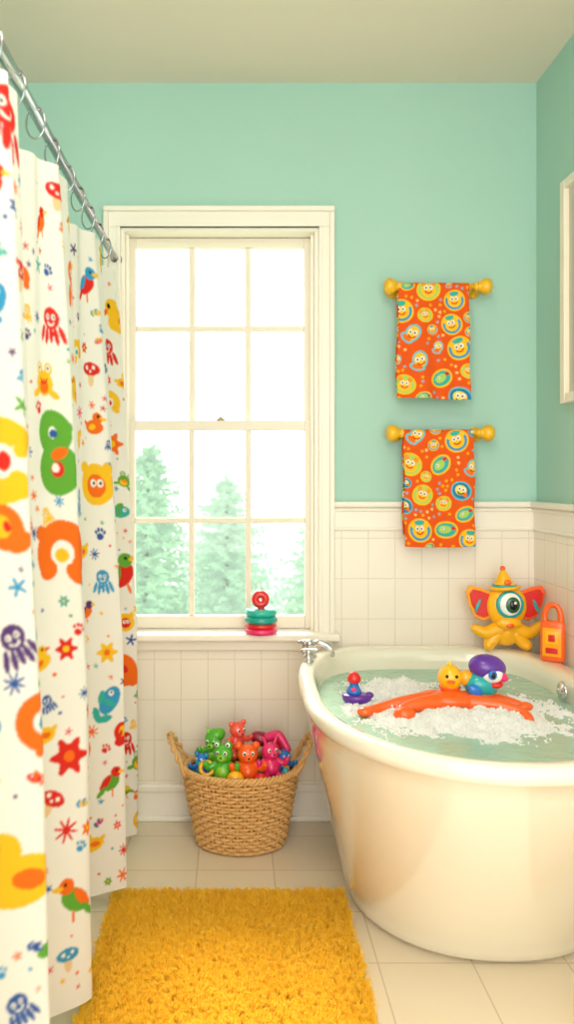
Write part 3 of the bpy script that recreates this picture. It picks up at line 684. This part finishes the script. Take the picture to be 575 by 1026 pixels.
def figure(b,c,s,m,m2,yaw=0,tilt=0,ears='round'):
    R=Euler((tilt,0,yaw)).to_matrix(); c=Vector(c)
    def e(p,r,mm,rot=None):
        q=c+R@(Vector(p)*s); r=tuple(k*s for k in r); rr=(R@(Euler(rot).to_matrix() if rot else Matrix.Identity(3))).to_euler()
        b.ell(q,r,mm,rot=tuple(rr),seg=18,rings=12)
    def l(ps,rs,mm): b.limb([c+R@(Vector(p)*s) for p in ps],[k*s for k in rs],mm,seg=10,sub=5)
    e((0,0,0),(.30,.24,.34),m); e((0,-.14,-.02),(.19,.13,.22),m2)
    e((0,-.02,.48),(.29,.26,.27),m); e((0,-.24,.40),(.14,.10,.10),m2); e((0,-.33,.43),(.035,.03,.028),M_black)
    for sx in (-1,1):
        e((sx*.11,-.235,.54),(.055,.04,.065),M_white); e((sx*.11,-.272,.54),(.028,.018,.036),M_black)
        if ears=='round': e((sx*.24,0,.70),(.11,.07,.11),m); e((sx*.24,-.05,.70),(.065,.04,.065),m2)
        elif ears=='frog': e((sx*.16,-.06,.74),(.12,.11,.12),m); e((sx*.16,-.15,.76),(.07,.05,.07),M_white); e((sx*.16,-.195,.76),(.03,.02,.035),M_black)
        elif ears=='spike': l([(sx*.14,0,.68),(sx*.20,0,.86),(sx*.26,0,.95)],[.06,.04,.02],m2)
        l([(sx*.22,-.03,.18),(sx*.40,-.12,.10),(sx*.46,-.2,.22)],[.11,.09,.09],m)
        l([(sx*.15,-.05,-.22),(sx*.28,-.22,-.30),(sx*.30,-.34,-.26)],[.13,.11,.11],m)
b=MB(); random.seed(9)
bz=H-.015
fill=[T_red,T_bl,T_ye,T_gr,T_pk,T_or,T_te,T_pu]
for k in range(46):
    a=random.uniform(0,6.28); q=.145*math.sqrt(random.random()); rr=random.uniform(.022,.034)
    b.ell((cx+q*math.cos(a),cy+q*math.sin(a)*.66,bz-.030+random.uniform(-.02,.02)),(rr,rr*random.uniform(.6,1),rr*random.uniform(.6,1)),random.choice(fill),rot=(random.random()*3,random.random()*3,0),seg=16,rings=10)
figure(b,(cx-.058,cy-.055,bz+.022),.112,T_gr,T_lg,yaw=-.2,tilt=-.1,ears='frog')
figure(b,(cx+.022,cy-.058,bz+.022),.116,T_or,T_or,yaw=.1,tilt=-.05,ears='round')
figure(b,(cx+.098,cy-.040,bz+.030),.104,T_pk,T_pk,yaw=.3,tilt=-.1,ears='spike')
figure(b,(cx-.014,cy+.02,bz+.088),.096,T_co,T_co,yaw=.6,tilt=.1,ears='round')
figure(b,(cx-.088,cy+.015,bz+.050),.098,T_gr,T_lg,yaw=-.4,tilt=.1,ears='spike')
b.ell((cx-.085,cy+.02,bz+.112),(.036,.026,.024),T_gr,rot=(0,-.4,0))
figure(b,(cx-.128,cy-.025,bz+.012),.076,T_bl,T_te,yaw=-.5,tilt=0,ears='round')
figure(b,(cx+.142,cy-.008,bz+.016),.078,T_bl,T_ye,yaw=.5,tilt=0,ears='round')
b.ell((cx+.070,cy+.04,bz+.095),(.040,.028,.024),T_dr,rot=(0,.3,0)); b.ell((cx+.115,cy+.04,bz+.082),(.034,.028,.024),T_red,rot=(0,.6,0))
b.limb([(cx+.09,cy+.03,bz+.10),(cx+.125,cy+.02,bz+.112),(cx+.155,cy+.0,bz+.075)],[.018,.016,.011],T_pk)
b.ell((cx-.018,cy-.095,bz+.008),(.028,.02,.028),T_ye,rot=(0,.4,0)); b.ell((cx+.062,cy-.092,bz+.006),(.026,.02,.022),T_red); b.ell((cx+.145,cy-.055,bz+.012),(.014,.012,.020),T_te)
b.torus((cx-.110,cy-.055,bz+.03),.02,.007,T_ye,rot=(1.2,.3,0))
b.obj('bath_toys')

# ------------------------------------------------------------------ shag rugs
def rug(name,xa,xb,ya,yb,dens,seed):
    r=np.random.default_rng(seed); A=(xb-xa)*(yb-ya); n=int(A*dens)
    px=r.uniform(xa,xb,n); py=r.uniform(ya,yb,n)
    g=0.010
    def h(i,j,k): return np.modf(np.abs(np.sin(i*12.9898+j*78.233+k*37.7)*43758.5453))[0]
    gx0=np.floor(px/g); gy0=np.floor(py/g); best=np.full(n,9.); ccx=px.copy(); ccy=py.copy(); gx=gx0.copy(); gy=gy0.copy()
    for di in (-1,0,1):
        for dj in (-1,0,1):
            ii=gx0+di; jj=gy0+dj; qx=(ii+h(ii,jj,1))*g; qy=(jj+h(ii,jj,2))*g; d=(px-qx)**2+(py-qy)**2; m=d<best
            best=np.where(m,d,best); ccx=np.where(m,qx,ccx); ccy=np.where(m,qy,ccy); gx=np.where(m,ii,gx); gy=np.where(m,jj,gy)
    lx=(h(gx,gy,3)-.5)*.020; ly=(h(gx,gy,4)-.5)*.020
    L=.025+.006*h(gx,gy,5)+.004*r.random(n)
    tipx=px+(ccx-px)*.30+lx+r.normal(0,.004,n); tipy=py+(ccy-py)*.30+ly+r.normal(0,.004,n)
    mx_=px+(tipx-px)*.35; my=py+(tipy-py)*.35
    an=r.uniform(0,math.pi,n); wx=np.cos(an)*.0011; wy=np.sin(an)*.0011
    z0=np.full(n,.006)
    P=np.empty((n,6,3))
    P[:,0]=np.stack([px-wx,py-wy,z0],-1); P[:,1]=np.stack([px+wx,py+wy,z0],-1)
    P[:,2]=np.stack([mx_-wx,my-wy,L*.6],-1); P[:,3]=np.stack([mx_+wx,my+wy,L*.6],-1)
    P[:,4]=np.stack([tipx-wx*.5,tipy-wy*.5,L],-1); P[:,5]=np.stack([tipx+wx*.5,tipy+wy*.5,L],-1)
    base=np.arange(n)[:,None]*6
    q=np.concatenate([base+np.array([0,1,3,2]),base+np.array([2,3,5,4])],0)
    me=D.meshes.new('pile'); me.vertices.add(n*6); me.vertices.foreach_set('co',P.reshape(-1).astype(np.float32))
    me.loops.add(q.size); me.loops.foreach_set('vertex_index',q.reshape(-1).astype(np.int32)); me.polygons.add(len(q)); me.polygons.foreach_set('loop_start',(np.arange(len(q))*4).astype(np.int32))
    me.polygons.foreach_set('use_smooth',np.ones(len(q),bool)); me.update(calc_edges=True)
    a=me.color_attributes.new('Col','FLOAT_COLOR','POINT'); c0=np.array(lin((255,213,52))); c1=np.array(lin((255,228,96)))
    tcol=np.clip(.4*h(gx,gy,6)+.6*r.random(n),0,1)[:,None]; base_c=c0*(1-tcol)+c1*tcol
    col=np.ones((n,6,4))
    col[:,:,:3]=base_c[:,None,:]
    a.data.foreach_set('color',col.reshape(-1).astype(np.float32)); me.materials.append(M_rug)
    par=empty(name,((xa+xb)/2,(ya+yb)/2,0))
    o=D.objects.new('pile',me); scene.collection.objects.link(o); o.parent=par; o.matrix_parent_inverse=Matrix.Translation(-par.location)
    b=MB(); b.box((xa,ya,.001),(xb,yb,.012),mat('rug_backing',(252,205,50),.95),.004); b.obj('backing',par)
M_rug=vcol_mat('yellow_shag_pile',0.9,transl=0.5)
rug('bath_rug',-.345,.310,1.25,2.285,280000,1)
rug('bath_rug',.765,1.03,1.15,1.80,160000,2)

# ------------------------------------------------------------------ light
w=D.worlds.new('World'); scene.world=w; w.use_nodes=True; bg=w.node_tree.nodes['Background']; bg.inputs[0].default_value=(1,.985,.95,1); bg.inputs[1].default_value=2.5
def light(name,typ,loc_,rot,e,col=(1,1,1),**k):
    l=D.lights.new(name,typ); l.energy=e; l.color=col
    for a,v in k.items(): setattr(l,a,v)
    o=D.objects.new(name,l); o.location=loc_; o.rotation_euler=rot; scene.collection.objects.link(o); return o
d=Vector((0.12,-1,-0.78)); light('sun','SUN',(0,6,5),d.to_track_quat('-Z','Y').to_euler(),6.5,(1,.91,.76),angle=math.radians(16))
light('rear_fill_light','AREA',(0.0,-0.85,1.5),(math.radians(95),0,0),30,(1,.95,.87),shape='RECTANGLE',size=1.9,size_y=1.8)  # unseen fill light added behind the camera; no window exists there
light('ceiling_fill_light','AREA',(0.1,0.9,2.55),(0,0,0),11,(1,.94,.84),shape='DISK',size=0.7)  # fill light added under the ceiling to brighten the room, no fixture

# ------------------------------------------------------------------ camera
cam=D.cameras.new('camera'); co=D.objects.new('camera',cam); scene.collection.objects.link(co); scene.camera=co
co.location=(0,0,1.2); co.rotation_euler=(math.radians(90),0,0)
cam.sensor_fit='VERTICAL'; cam.sensor_height=36; cam.lens=36*800/1026; cam.shift_x=(287.5-235)/1026; cam.shift_y=-(513-480)/1026; cam.clip_start=0.02; cam.clip_end=200
cam.dof.use_dof=True; cam.dof.focus_distance=2.35; cam.dof.aperture_fstop=2.8
scene.view_settings.view_transform='Standard'; scene.view_settings.look='None'; scene.view_settings.exposure=0.06
